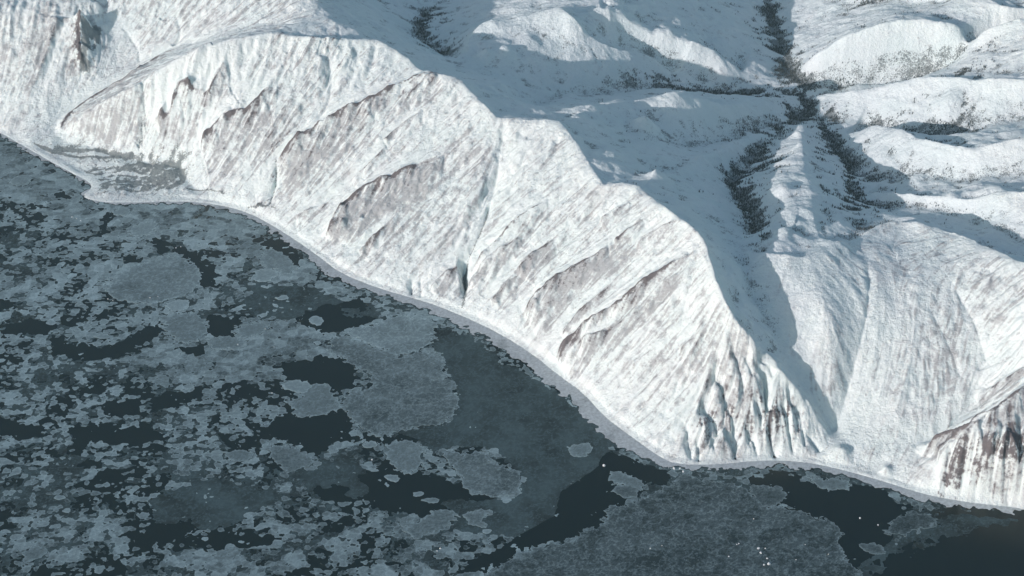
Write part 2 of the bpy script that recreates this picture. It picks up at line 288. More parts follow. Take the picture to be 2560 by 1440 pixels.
def erode(Zf, cell_, n, steps, seed):
    H = (Zf / cell_).astype(np.float64); H0 = H.copy(); h, wd = H.shape; r = np.random.RandomState(seed)
    for b in range(8):
        m = n // 8; x = r.uniform(1, wd - 2, m); y = r.uniform(1, h - 2, m); vx = np.zeros(m); vy = np.zeros(m); v = np.ones(m); wa = np.ones(m); sed = np.zeros(m); al = np.ones(m, bool)
        flat = H.ravel()
        for k in range(steps):
            xi = x.astype(np.int64); yi = y.astype(np.int64); fx = x - xi; fy = y - yi; q = yi * wd + xi
            a, b_, c, d = flat[q], flat[q + 1], flat[q + wd], flat[q + wd + 1]
            g1 = (b_ - a) * (1 - fy) + (d - c) * fy; g2 = (c - a) * (1 - fx) + (d - b_) * fx; hh = (a * (1 - fx) + b_ * fx) * (1 - fy) + (c * (1 - fx) + d * fx) * fy
            vx = vx * .12 - g1 * .88; vy = vy * .12 - g2 * .88; L = np.sqrt(vx * vx + vy * vy) + 1e-9; vx /= L; vy /= L
            nx_ = x + vx; ny_ = y + vy; al &= (nx_ > 1) & (nx_ < wd - 2) & (ny_ > 1) & (ny_ < h - 2) & (hh > .3)
            nx_ = np.where(al, nx_, x); ny_ = np.where(al, ny_, y); xj = nx_.astype(np.int64); yj = ny_.astype(np.int64); gx2 = nx_ - xj; gy2 = ny_ - yj; q2 = yj * wd + xj
            h2 = (flat[q2] * (1 - gx2) + flat[q2 + 1] * gx2) * (1 - gy2) + (flat[q2 + wd] * (1 - gx2) + flat[q2 + wd + 1] * gx2) * gy2
            dh = h2 - hh; cap = np.maximum(-dh, .01) * v * wa * 6
            dep = np.where((sed > cap) | (dh > 0), np.where(dh > 0, np.minimum(dh, sed), (sed - cap) * .25), -np.minimum((cap - sed) * .25, np.maximum(-dh, 0))) * al
            sed -= dep
            for o_, w_ in ((0, (1 - fx) * (1 - fy)), (1, fx * (1 - fy)), (wd, (1 - fx) * fy), (wd + 1, fx * fy)): flat += np.bincount(q + o_, dep * w_, minlength=flat.size)
            v = np.sqrt(np.clip(v * v - dh * 4, 0, 9)); wa *= .975; x, y = nx_, ny_
        H = flat.reshape(h, wd)
    return ((H - H0) * cell_).astype(np.float32)
Zn = Z + landw_(SD) * fbm(GX, GY, 70, 4, 34) * 5
dE = erode(Zn[::2, ::2], 2 * D, 160000, 55, 5)
jj2, ii2 = np.meshgrid(np.arange(NY, dtype=np.float32) / 2, np.arange(NX, dtype=np.float32) / 2, indexing='ij'); dE = bil(blur(np.clip(dE, -16, 8), 1), ii2, jj2)
mx_, my_ = pick(np.array([2030., 2250.]), np.array([760., 800.])); dE *= 1 - .85 * np.exp(-(((GX - mx_[0]) / 170) ** 2 + ((GY - my_[0]) / 330) ** 2)) - .5 * np.exp(-(((GX - mx_[1]) / 150) ** 2 + ((GY - my_[1]) / 300) ** 2))
Z = (Z + sst(0, 30, SD) * (.75 * dE * (1 - .85 * inland) + .6 * (Zn - Z) * (1 - .75 * inland))).astype(np.float32)
Zsm = blur(Z, 20); gy_, gx_ = np.gradient(Zsm, D); slope = np.sqrt(gx_ ** 2 + gy_ ** 2)
L0 = lic(6.5, 6, 4, 20, Zsm); L1 = lic(11, 9, 5, 21, Zsm); L2 = lic(26, 15, 7, 22, Zsm); L3 = lic(70, 20, 12, 23, blur(Z, 60)); L3r = 1 - 2 * np.abs(np.clip(L3 * .5, -1, 1))
steep = sst(0.25, 0.75, slope); landw = sst(0, 40, SD)
gX, gY = GX[::4, ::4], GY[::4, ::4]; jj4, ii4 = np.meshgrid(np.arange(NY, dtype=np.float32) / 4, np.arange(NX, dtype=np.float32) / 4, indexing='ij')
def blob(lst):
    M = np.zeros(gX.shape, np.float32)
    for bx, by, rx, ry, st in lst:
        x, y = pick(np.array([bx, bx + rx]), np.array([by, by])); yy = pick(np.array([bx]), np.array([by - ry]))
        ax = max(abs(x[1] - x[0]), 5); ay = max(math.hypot(yy[0][0] - x[0], yy[1][0] - y[0]), 5)
        M += st * np.exp(-(((gX - x[0]) / ax) ** 2 + ((gY - y[0]) / ay) ** 2))
    return bil(M, ii4, jj4)
cliff = np.clip(blob([(1850,1030,110,90,1),(1960,1060,70,60,.8),(1770,1080,60,60,.7),(2440,1180,120,60,1),(2530,1180,60,70,1),(225,130,40,60,1.0),(830,130,50,60,.5),(720,300,60,90,.5),(690,400,30,80,.5),(1850,850,40,60,.5)]), 0, 1.2)
leftq = sst(700, 300, GX + 0 * GY + 0) * 0 + sst(-1150, -1700, GX)
smoo = np.clip(blob([(2020,760,90,150,.8),(1265,430,22,90,1),(1290,380,40,60,1),(1400,400,60,60,.6),(885,190,40,70,1),(600,180,70,40,.7),(560,230,50,50,.5),(1350,330,50,30,.7),(1650,640,60,40,.6),(1730,640,30,60,.8),(1715,760,14,60,1),(1100,260,60,40,.4),(1200,330,40,40,.4),(2130,850,20,150,.8),(2220,850,60,90,.7),(2200,1050,70,50,.5),(2470,880,30,60,1),(1560,980,60,50,.5),(1380,860,30,30,.4),(780,600,60,20,.3),(440,240,40,60,.5),(2540,850,50,60,.8),(640,150,40,30,.6)]) + .45 * fbm(GX, GY, 260, 3, 67), 0, 1)
amp = (0.25 + 0.9 * steep * (1 - .55 * leftq) + 1.2 * cliff) * landw * (1 - .72 * inland) * (1 - .7 * smoo) * (1 + .8 * fbm(GX, GY, 150, 3, 68))
rid = 1 - 2 * np.abs(np.clip(L2 * 0.45, -1, 1))
Z += amp * (0.4 * L0 + 0.7 * L1 + 1.1 * L2 + 1.2 * L3 + 4.5 * L3r) + cliff * landw * (8 * rid + 3.5 * (1 - 2 * np.abs(np.clip(L1 * .5, -1, 1))) + 4 * fbm(GX, GY, 26, 4, 63, .65))
und = fbm(GX, GY, 420, 4, 40) * 16 + fbm(GX, GY, 110, 4, 50) * 7
inl = 1 - steep
Z += landw * und * (0.45 + 0.55 * inl) * (1 + .35 * inland) + inland * (fbm(GX + 40 * fbm(GX, GY, 200, 2, 62), GY, 52, 4, 61, .55, True) - .3) * 1.3 + landw * (fbm(GX, GY, 34, 4, 60, 0.6) * 2.6) * (0.6 + steep) * (1 - .6 * inland) 
# shore: low ice foot and berm
lfb = sst(-1050, -1250, GX); foot_ = np.exp(-((SD - 7 - 4 * lfb) / (7 + 5 * lfb)) ** 2); shw = sst(2, 26, SD)
Z = np.where(SD > 0, Z * (0.15 + 0.85 * shw) + 2.6 * foot_ + 0.6, -6 * sst(0, -30, SD) + 0.6 * (1 - sst(0, -6, SD)))
Z = Z.astype(np.float32)

# ---------------------------------------------------------------- ground cover masks, some with painted shade
scrub = blob([(870,590,50,40,.5),(950,540,60,45,.7),(1050,480,60,40,.7),(1100,430,30,25,.6),(1010,600,50,50,.5),(1200,420,40,80,.35),(1330,620,50,35,.8),(1290,690,60,35,.7),(1400,700,50,50,.4),(1460,690,50,30,.7),(1520,660,40,30,.8),
  (1560,640,30,20,.7),(1500,790,50,50,.7),(1450,840,40,30,.5),(1620,700,40,30,.7),(1400,790,40,40,.4),(1560,830,60,30,.4),(1180,660,20,50,.6),(300,290,60,50,.5),(300,200,60,30,.6),(380,150,40,20,.5),(740,400,40,70,.6),(700,330,40,60,.6),(650,370,40,40,.3),
  (560,440,60,20,.5),(820,400,90,25,.5),(860,310,50,20,.5),(760,480,60,50,.35),(820,540,50,25,.5),(1850,1000,70,90,.5),(1800,1080,50,50,.6),(1850,830,40,50,.4),(2080,830,50,90,.45),(2090,960,50,60,.35),(2360,950,60,120,.5),(2330,830,40,60,.4),
  (2450,1180,70,50,.8),(2400,1080,40,30,.4),(2540,1000,60,80,.3),(130,150,120,100,.2),(80,250,90,70,.2),(230,270,60,40,.5),(420,100,60,50,.25),(2050,1000,40,90,.3),(2400,900,60,90,.3),(2040,850,60,140,-.35),(1740,820,40,40,.4), (1660,620,60,50,.2)])
flat_ = blob([(150,370,60,14,1.0),(100,352,30,8,.7),(240,380,50,10,.5),(330,400,45,14,.9),(360,415,40,14,.8),(410,445,50,22,1.3),(290,470,60,18,.55),(440,415,50,12,.8),(520,430,50,15,.7),(250,480,30,10,.4),(210,362,40,10,.7),(490,478,50,6,.9),(650,518,40,5,1)])
forest = blob([(1925,40,22,60,1),(1945,120,30,45,1),(1985,190,45,40,1.2),(2010,235,30,35,1.3),(1990,290,45,30,1.0),(2060,285,50,22,.9),(2075,340,25,35,.9),(2110,400,18,45,.8),(2125,460,22,40,.7),(2160,520,35,25,.6),(1960,330,50,20,.6),(1910,400,40,45,.7),(1850,460,28,50,.9),
  (1880,520,30,60,.8),(1905,580,30,30,.6),(1820,450,14,30,.8),(1760,230,110,8,.8),(1880,228,80,9,.9),(1660,205,60,22,.55),(1560,200,45,25,.45),(2100,210,70,10,.7),(2300,185,70,16,.6),(2450,160,80,16,.5),(2200,300,80,14,.6),(2350,320,80,35,.6),(1075,60,32,30,1.1),(1130,125,50,18,.6),
  (2270,60,90,14,.3),(2180,5,100,12,.7),(1800,25,60,18,.2),(2060,440,60,60,.2),(2130,120,120,50,.12), (2240,505,60,12,.4),(2330,500,60,14,.3), (1290,130,30,10,.0), (1930,80,45,80,.35),(1985,250,60,60,.35),(2080,380,50,90,.3),(1900,470,60,90,.35),(2170,450,60,60,.22),(2130,540,60,40,.35),(2250,330,120,30,.3),(2400,330,70,40,.35),(2380,170,140,22,.3),(1700,220,150,20,.25),(1900,420,60,90,.3),(2020,420,50,120,.12),(1080,90,70,60,.4),(1900,230,100,20,.35),(2200,500,120,18,.2)])
Zl = blur(Z, 50); Zl2 = blur(Z[::4, ::4], 22); valley = (Zl - blur(Z, 4)) / 2.2 + (bil(Zl2, ii4, jj4) - Z) / 10
landw_flat = blob([(250,440,130,45,1),(400,450,70,40,1),(130,380,60,20,.7)]); landw_flat = np.clip(landw_flat, 0, 1); MK = np.zeros(Z.shape, np.float32)
for pts, wd_, v_ in [([(60,352),(110,370),(160,388),(210,396),(270,398),(330,392)],7,1.0), ([(150,372),(210,380),(260,384),(300,392)],9,1.1), ([(200,440),(240,425),(300,420),(360,432)],3,.8), ([(215,432),(260,440),(310,437),(350,447),(380,440)],4,.8),
  ([(240,470),(280,452),(330,455),(370,470),(350,482),(300,478)],5,.9), ([(260,462),(300,468),(340,462)],4,.8), ([(380,450),(400,428),(430,420),(455,435),(460,460),(440,472),(400,475)],9,1.2), ([(385,465),(415,455),(440,445)],8,1.0), ([(225,395),(235,405),(238,413)],2,.9),
  ([(240,395),(250,405),(254,413)],2,.9), ([(253,396),(263,405),(266,412)],2,.9), ([(300,428),(330,415),(360,412),(390,425)],8,1.0), ([(470,478),(520,482),(560,488)],4,.9), ([(480,490),(430,493),(400,496)],3,.7), ([(620,518),(660,516),(690,520)],4,.9), ([(20,345),(80,375),(140,412),(200,440),(224,462),(222,478)],2.2,.6),
  ([(250,497),(330,500),(430,496),(520,500),(620,522),(700,562)],2.2,.55), ([(230,445),(290,432),(350,436),(375,443)],6,-1.2), ([(160,398),(220,410),(300,412)],8,-.9), ([(400,482),(470,486),(540,494)],5,-1.2), ([(100,320),(60,330),(0,322)],4,.6), ([(1222,500),(1210,545),(1190,590),(1172,625),(1162,655)],5,.75), ([(1162,650),(1160,680),(1166,700),(1160,745),(1157,768)],9,.95), ([(690,400),(691,440),(681,480),(675,508)],5,.75), ([(360,300),(355,345),(348,370)],4,.6)]:  # the last lines darken gully floors
    L = pickline(pts); W = window(L, 3 * wd_); d, s_, u = near(GX[W], GY[W], L); MK[W] += v_ * np.exp(-(d / wd_) ** 2)
lfb2 = sst(-1050, -1250, GX)
MK += blob([(228,108,20,28,2.0),(217,160,15,26,2.0),(250,98,14,20,1.5)]) * (.75 + 2.2 * fbm(GX, GY, 30, 3, 98))  # shaded side of the upper-left outcrop painted dark
MK -= 1.3 * lfb2 * np.exp(-((SD - 12) / 12) ** 2); MK += landw_flat * 1.6 * sst(22, 40, SD) * (.42 + fbm(GX, GY, 26, 4, 99, .7) * 1.6)
rock_shade_m = np.clip(cliff * 0.75 + .6 * RIB, 0, 1.3)  # bare cliffs plus the painted shade of the rib edges

keep = SD > -24
def mesh_from(name, co, f, attrs, mat, smooth=True):
    me = bpy.data.meshes.new(name); me.vertices.add(len(co)); me.vertices.foreach_set('co', np.ascontiguousarray(co, np.float32).ravel())
    k = f.shape[1]; me.loops.add(f.size); me.loops.foreach_set('vertex_index', f.astype(np.int32).ravel())
    me.polygons.add(len(f)); me.polygons.foreach_set('loop_start', np.arange(0, f.size, k, dtype=np.int32))
    me.polygons.foreach_set('use_smooth', np.full(len(f), smooth, bool)); me.update(calc_edges=True)
    for kk, A in attrs.items():
        q = me.attributes.new(kk, 'FLOAT', 'POINT'); q.data.foreach_set('value', np.ascontiguousarray(A, np.float32))
    me.materials.append(mat); o = bpy.data.objects.new(name, me); C.collection.objects.link(o); return o
def grid_faces(keep):
    idx = -np.ones(keep.shape, np.int64); idx[keep] = np.arange(keep.sum())
    q = keep[:-1, :-1] & keep[1:, :-1] & keep[:-1, 1:] & keep[1:, 1:]
    return np.column_stack([idx[:-1, :-1][q], idx[:-1, 1:][q], idx[1:, 1:][q], idx[1:, :-1][q]])

# ---------------------------------------------------------------- materials
class N:
    def __init__(s, name):
        s.m = bpy.data.materials.new(name); s.m.use_nodes = True; s.t = s.m.node_tree; s.b = s.t.nodes['Principled BSDF']; s.tc = s.t.nodes.new('ShaderNodeNewGeometry')
    def n(s, ty, ins={}, **kw):
        o = s.t.nodes.new('ShaderNode' + ty)
        for k, v in kw.items(): setattr(o, k, v)
        for k, v in ins.items():
            if isinstance(v, bpy.types.NodeSocket): s.t.links.new(v, o.inputs[k])
            else: o.inputs[k].default_value = v
        return o
    def math(s, op, a, b=0.0, c=0.0, clamp=False):
        return s.n('Math', {0: a, 1: b, 2: c}, operation=op, use_clamp=clamp).outputs[0]
    def ramp(s, a, lo, hi): return s.n('MapRange', {0: a, 1: lo, 2: hi}, interpolation_type='SMOOTHSTEP').outputs[0]
    def mix(s, f, a, b):
        o = s.n('Mix', {0: f, 6: a, 7: b}, data_type='RGBA'); return o.outputs[2]
    def noise(s, sc, det=4, rough=.55, off=(0, 0, 0), st=(1, 1, 1)):
        mp = s.n('Mapping', {0: s.tc.outputs['Position'], 1: off, 3: st})
        return s.n('TexNoise', {0: mp.outputs[0], 'Scale': sc, 'Detail': det, 'Roughness': rough}).outputs[0]
    def attr(s, k): return s.n('Attribute', attribute_name=k).outputs['Fac']
    def out(s, col, rough=.8, spec=.3, bump=None, bs=1.0):
        s.t.links.new(col, s.b.inputs['Base Color']); s.b.inputs['Roughness'].default_value = rough; s.b.inputs['Specular IOR Level'].default_value = spec
        if bump is not None:
            q = s.n('Bump', {'Height': bump, 'Distance': bs, 'Strength': 1.0}); s.t.links.new(q.outputs[0], s.b.inputs['Normal'])
        return s.m
def snow_mat():
    s = N('snow_and_scrub')
    n1 = s.noise(.11, 7, .72); n2 = s.noise(.035, 5, .6, (300, 0, 0)); n3 = s.noise(.008, 4, .55, (0, 500, 0)); lc = s.attr('fall')
    snow = s.mix(s.ramp(n3, .3, .7), (.77, .875, .855, 1), (.83, .91, .89, 1))
    sc = s.attr('scrub')
    t = s.math('ADD', s.math('MULTIPLY', n1, .55), s.math('ADD', s.math('MULTIPLY', n2, .7), s.math('MULTIPLY', lc, .07)))     # about .62
    f = s.ramp(s.math('ADD', t, s.math('MULTIPLY', sc, .27)), .66, .93)
    veil = s.ramp(s.math('ADD', s.math('ADD', s.math('MULTIPLY', n2, .5), s.math('MULTIPLY', n3, .6)), s.math('MULTIPLY', lc, .07)), .50, .72)
    snow = s.mix(s.math('MULTIPLY', veil, s.math('SUBTRACT', .34, s.math('MULTIPLY', s.attr('inland'), .30))), snow, (.42, .44, .455, 1))
    col = s.mix(s.math('MULTIPLY', f, .75), snow, (.345, .36, .37, 1))
    rk = s.attr('rock'); f2 = s.ramp(s.math('ADD', t, s.math('MULTIPLY', rk, .3)), .86, 1.0)
    col = s.mix(f2, col, (.16, .15, .155, 1))
    n4 = s.noise(.22, 3, .7, (50, 50, 0)); fo = s.attr('shrub_shade')
    f3 = s.ramp(s.math('ADD', s.math('ADD', s.math('MULTIPLY', n4, .8), s.math('MULTIPLY', n2, .5)), s.math('MULTIPLY', fo, .40)), .86, .99)
    col = s.mix(s.math('MULTIPLY', f3, .75), col, (.10, .125, .13, 1))
    b = s.math('ADD', s.math('MULTIPLY', n1, 5.0), s.math('MULTIPLY', n2, 6.0))
    return s.out(col, .75, .25, b, 1.0)
MS = snow_mat()
hills = mesh_from('hills', np.column_stack([GX[keep], GY[keep], Z[keep]]), grid_faces(keep),
    {'fall': ((.8 * L0 + L1 + L2) * (1 - .8 * inland) * (1 - .6 * leftq) * (1 - .7 * smoo) - 1.6 * smoo - 2.6 * LEE + 1.0 * RIB)[keep], 'scrub': (.25 * np.clip(-dE / 5, -1, 1.5) * (1 - inland) + (.34 + .35 * fbm(GX, GY, 160, 2, 64)) * RIB - .5 * np.exp(-(SD / 16) ** 2) - .5 * LEE + .8 * scrub * (1 + .5 * fbm(GX, GY, 90, 3, 66)) + (.04 + 0.10 * L3) * (1 - inland))[keep], 'inland': inland[keep], 'rock': rock_shade_m[keep], 'shrub_shade': (flat_ * .45 + .45 * forest * (.3 + .7 * np.clip(valley, 0, 1)) + inland * (.16 + .35 * fbm(GX, GY * 2, 150, 4, 69) + .35 * np.clip(valley, -1, 1)) * (1 + .5 * fbm(GX, GY, 40, 3, 97)) + MK)[keep]}, MS)
hills['kind'] = 'structure'
#SEA#
# ---------------------------------------------------------------- the frozen sea
SC = 2.5
SX0, SY0 = -2650.0, 3950.0
SX, SY = np.meshgrid((SX0 + SC * np.arange(1800)).astype(np.float32), (SY0 + SC * np.arange(1340)).astype(np.float32))
sds = bil(sd0.astype(np.float32), (SX - X0) / D0, (SY - Y0) / D0)
PX, PY = proj(SX, SY, 0.0)
vis = (sds < 12) & (PX > -350) & (PX < 2910) & (PY < 1700)
def fld(fn):                            # evaluate a noise only where the sea can be seen
    A = np.full(SX.shape, -9, np.float32); A[vis] = fn(SX[vis], SY[vis]); return A
def cell(x, y, sc, seed):
    x = x / sc + seed * 13.7; y = y / sc + seed * 7.3; xi = np.floor(x).astype(np.int32); yi = np.floor(y).astype(np.int32)
    f1 = np.full(x.shape, 9, np.float32); f2 = f1.copy(); idr = np.zeros(x.shape, np.float32)
    for a in (-1, 0, 1):
        for b in (-1, 0, 1):
            h = _perm[_perm[(xi + a) & 1023] + ((yi + b) & 1023)]; h2 = _perm[h + 17]; h3 = _perm[h2 + 5]
            d = (xi + a + .1 + .8 * h / 1024 - x) ** 2 + (yi + b + .1 + .8 * h2 / 1024 - y) ** 2
            m = d < f1; f2 = np.where(m, f1, np.minimum(f2, d)); f1 = np.where(m, d, f1); idr = np.where(m, h3 / 1024, idr)
    return idr.astype(np.float32), (np.sqrt(f2) - np.sqrt(f1)).astype(np.float32), np.sqrt(f1).astype(np.float32)
xv, yv = SX[vis], SY[vis]
wx = xv * .92 + fbm(xv, yv, 160, 3, 70) * 28 + fbm(xv, yv, 20, 3, 71) * 6; wy = yv + fbm(xv, yv, 160, 3, 72) * 28 + fbm(xv, yv, 20, 3, 73) * 6
c1, e1, d1 = cell(wx, wy, 52, 1); c2, e2, d2 = cell(wx, wy, 23, 2)
def sdp(poly, pad=60):                  # signed distance to a traced outline, + inside, in metres
    p = np.array(poly, float); x, y = at(p[:, 0], p[:, 1], 0.0); q = np.column_stack([x, y])
    a = q.min(0) - pad; b = q.max(0) + pad
    i0, i1 = max(0, int((a[0] - SX0) / SC)), min(SX.shape[1], int((b[0] - SX0) / SC) + 2); j0, j1 = max(0, int((a[1] - SY0) / SC)), min(SX.shape[0], int((b[1] - SY0) / SC) + 2)
    W = (slice(j0, j1), slice(i0, i1)); X, Y = SX[W], SY[W]
    d = dist_poly(X, Y, np.vstack([q, q[:1]])) * np.where(inside_poly(X, Y, [tuple(t) for t in q]), 1, -1)
    return W, d
WATER = [  # leads and pools of open water: outline, strength
 ([(640,600),(690,598),(740,606),(752,640),(750,668),(722,660),(700,638),(660,620)],2.5), ([(392,600),(412,603),(414,628),(398,628)],2.5),
 ([(430,612),(460,618),(490,645),(525,668),(536,715),(515,720),(500,690),(480,655),(450,635)],2.5), ([(250,520),(268,520),(290,540),(270,560),(262,600),(250,590),(258,555)],2.5),
 ([(130,480),(165,478),(180,495),(140,498)],2), ([(70,512),(112,508),(112,520),(80,520)],2),
 ([(132,850),(150,845),(190,866),(260,872),(330,845),(400,812),(402,832),(350,860),(270,895),(195,892),(140,880)],3), ([(15,820),(60,805),(140,812),(110,830),(20,836)],2.5), ([(0,750),(40,755),(20,775),(0,775)],2),
 ([(440,870),(510,860),(500,885),(450,890)],1.5), ([(520,790),(590,800),(585,840),(530,845)],2), ([(800,770),(900,750),(935,795),(870,825),(790,830),(740,800)],2.2), ([(690,920),(800,890),(885,900),(880,960),(840,975),(720,950)],2.0),
 ([(690,1040),(780,1010),(870,1020),(880,1060),(830,1110),(790,1140),(740,1110),(690,1090)],2.2), ([(260,1010),(350,1000),(350,1035),(270,1035)],1.2), ([(390,990),(500,975),(470,1010),(390,1020)],1.2),
 ([(170,1070),(300,1060),(420,1095),(340,1110),(200,1100)],1.2), ([(0,1050),(90,1060),(100,1090),(0,1090)],1.4), ([(370,1320),(480,1300),(480,1330),(400,1340)],1.4), ([(480,1345),(600,1330),(700,1345),(620,1370),(500,1365)],1.4), ([(790,1210),(870,1220),(860,1260),(800,1250)],1.3), ([(850,1080),(960,1090),(1080,1095),(1000,1112),(880,1100)],1.2),
 ([(900,1190),(960,1160),(1110,1200),(1220,1230),(1260,1290),(1130,1300),(1000,1280),(930,1250)],1.2),
 ([(1500,1120),(1560,1145),(1680,1185),(1660,1205),(1560,1190),(1530,1215),(1562,1260),(1520,1290),(1508,1310),(1460,1335),(1360,1360),(1290,1380),(1220,1425),(1150,1425),(1250,1380),(1300,1340),(1385,1290),(1400,1225),(1490,1170)],4),
 ([(1865,1195),(1960,1185),(2040,1215),(2080,1228),(2130,1210),(2200,1222),(2262,1265),(2255,1290),(2210,1320),(2240,1345),(2160,1395),(2110,1385),(2100,1320),(2060,1290),(1960,1255),(1975,1225),(1900,1220)],4)]
THIN = [  # sheets of dark new ice; bottom-right corner outlines paint in window vignetting
 ([(1100,830),(1180,850),(1260,915),(1340,950),(1400,990),(1450,1030),(1540,1090),(1520,1130),(1480,1180),(1400,1230),(1380,1290),(1280,1340),(1150,1330),(1100,1250),(1280,1250),(1320,1200),(1240,1120),(1150,1110),(1080,1120),(1010,1080),(1130,1060),(1145,980),(1110,900),(1080,850)],2.0),
 ([(840,770),(1000,755),(1090,790),(1080,810),(980,790),(860,800)],1.5), ([(2240,1330),(2400,1290),(2700,1300),(2900,1700),(2100,1700),(2150,1420)],1.6), ([(2230,1370),(2400,1290),(2560,1262),(2900,1280),(2900,1700),(2080,1700),(2120,1440)],-2.5), ([(740,1180),(880,1150),(960,1230),(800,1250)],.8), ([(640,700),(800,720),(860,760),(720,800),(600,780)],.8),
 ([(380,1250),(520,1200),(700,1240),(560,1320),(400,1310)],.8)]
PALE = [  # closer pack
 ([(-200,330),(0,350),(190,450),(200,500),(540,520),(800,660),(760,760),(500,560),(250,600),(0,470),(-200,430)],.42), ([(0,470),(250,600),(500,600),(600,760),(350,800),(0,760)],.0),
 ([(280,900),(700,780),(850,860),(700,960),(400,960)],.35), ([(-200,1000),(-200,900),(400,900),(700,1000),(700,1300),(300,1440),(-200,1440)],-.2), ([(900,1180),(1250,1230),(1200,1440),(800,1440)],.0)]
bias = np.zeros(SX.shape, np.float32); thin = np.zeros(SX.shape, np.float32)
wob = fld(lambda x, y: fbm(x, y, 45, 4, 80, .6))
for poly, st in WATER:
    W, d = sdp(poly); g = sst(-16, 14, d + wob[W] * 40); bias[W] -= min(st, 2.0) * g * .52; thin[W] -= 1.6 * g
c_rand = np.full(SX.shape, .5, np.float32); c_rand[vis] = c1
for poly, st in THIN:
    W, d = sdp(poly, 80); g = sst(-16, 12, d + wob[W] * 26) if st > 0 else sst(-70, 110, d + wob[W] * 60 + 60 * (c_rand[W] - .5)); bias[W] -= (1.1 if st > 1 else .65) * g * (st < 1.5 or st > 1.7) + 2.5 * g * (st < 0); thin[W] += st * g
for poly, st in PALE:
    W, d = sdp(poly, 80); bias[W] += st * sst(-60, 60, d)
# fast ice along the shore: width in metres by distance along the coast
fastw = np.interp(PX[0 if False else slice(None)].ravel(), [-300, 0, 230, 600, 800, 1000, 1150, 1300, 1450, 1560, 1660, 1700, 1800, 2000, 2200, 2330, 2560], [20, 20, 8, 22, 45, 42, 55, 70, 70, 75, 40, 12, 34, 34, 38, 34, 26]).reshape(PX.shape).astype(np.float32)
fast = fastw * .78 + wob * 36 + sds           # + inside the strip
big = fld(lambda x, y: fbm(x, y, 420, 3, 81)); med = fld(lambda x, y: fbm(x, y, 130, 4, 82, .6)); rag = fld(lambda x, y: fbm(x, y, 16, 4, 83, .65))
C1 = np.zeros(SX.shape, np.float32); C2 = C1.copy(); E1 = C1.copy(); E2 = C1.copy(); C1[vis] = c1; C2[vis] = c2; E1[vis] = e1; E2[vis] = e2; D2 = C1 * 0 + 1; D2[vis] = d2; D1 = C1 * 0 + 1; D1[vis] = d1
cov = .34 * big + .36 * med + .50 * (C1 - .5) + .62 * (C2 - .5) + .50 * rag + bias + .04 + .85 * (.48 - D2) + .35 * (.48 - D1) - .35 * sst(.16, 0, E2)
thinf = .8 * fld(lambda x, y: fbm(x, y, 300, 4, 84, .55)) + .35 * (C1 - .5) + .3 * rag + thin + .05
grain = fld(lambda x, y: fbm(x, y, 9, 3, 85, .7)); lace = np.abs(fld(lambda x, y: fbm(x, y, 30, 4, 86, .6)))
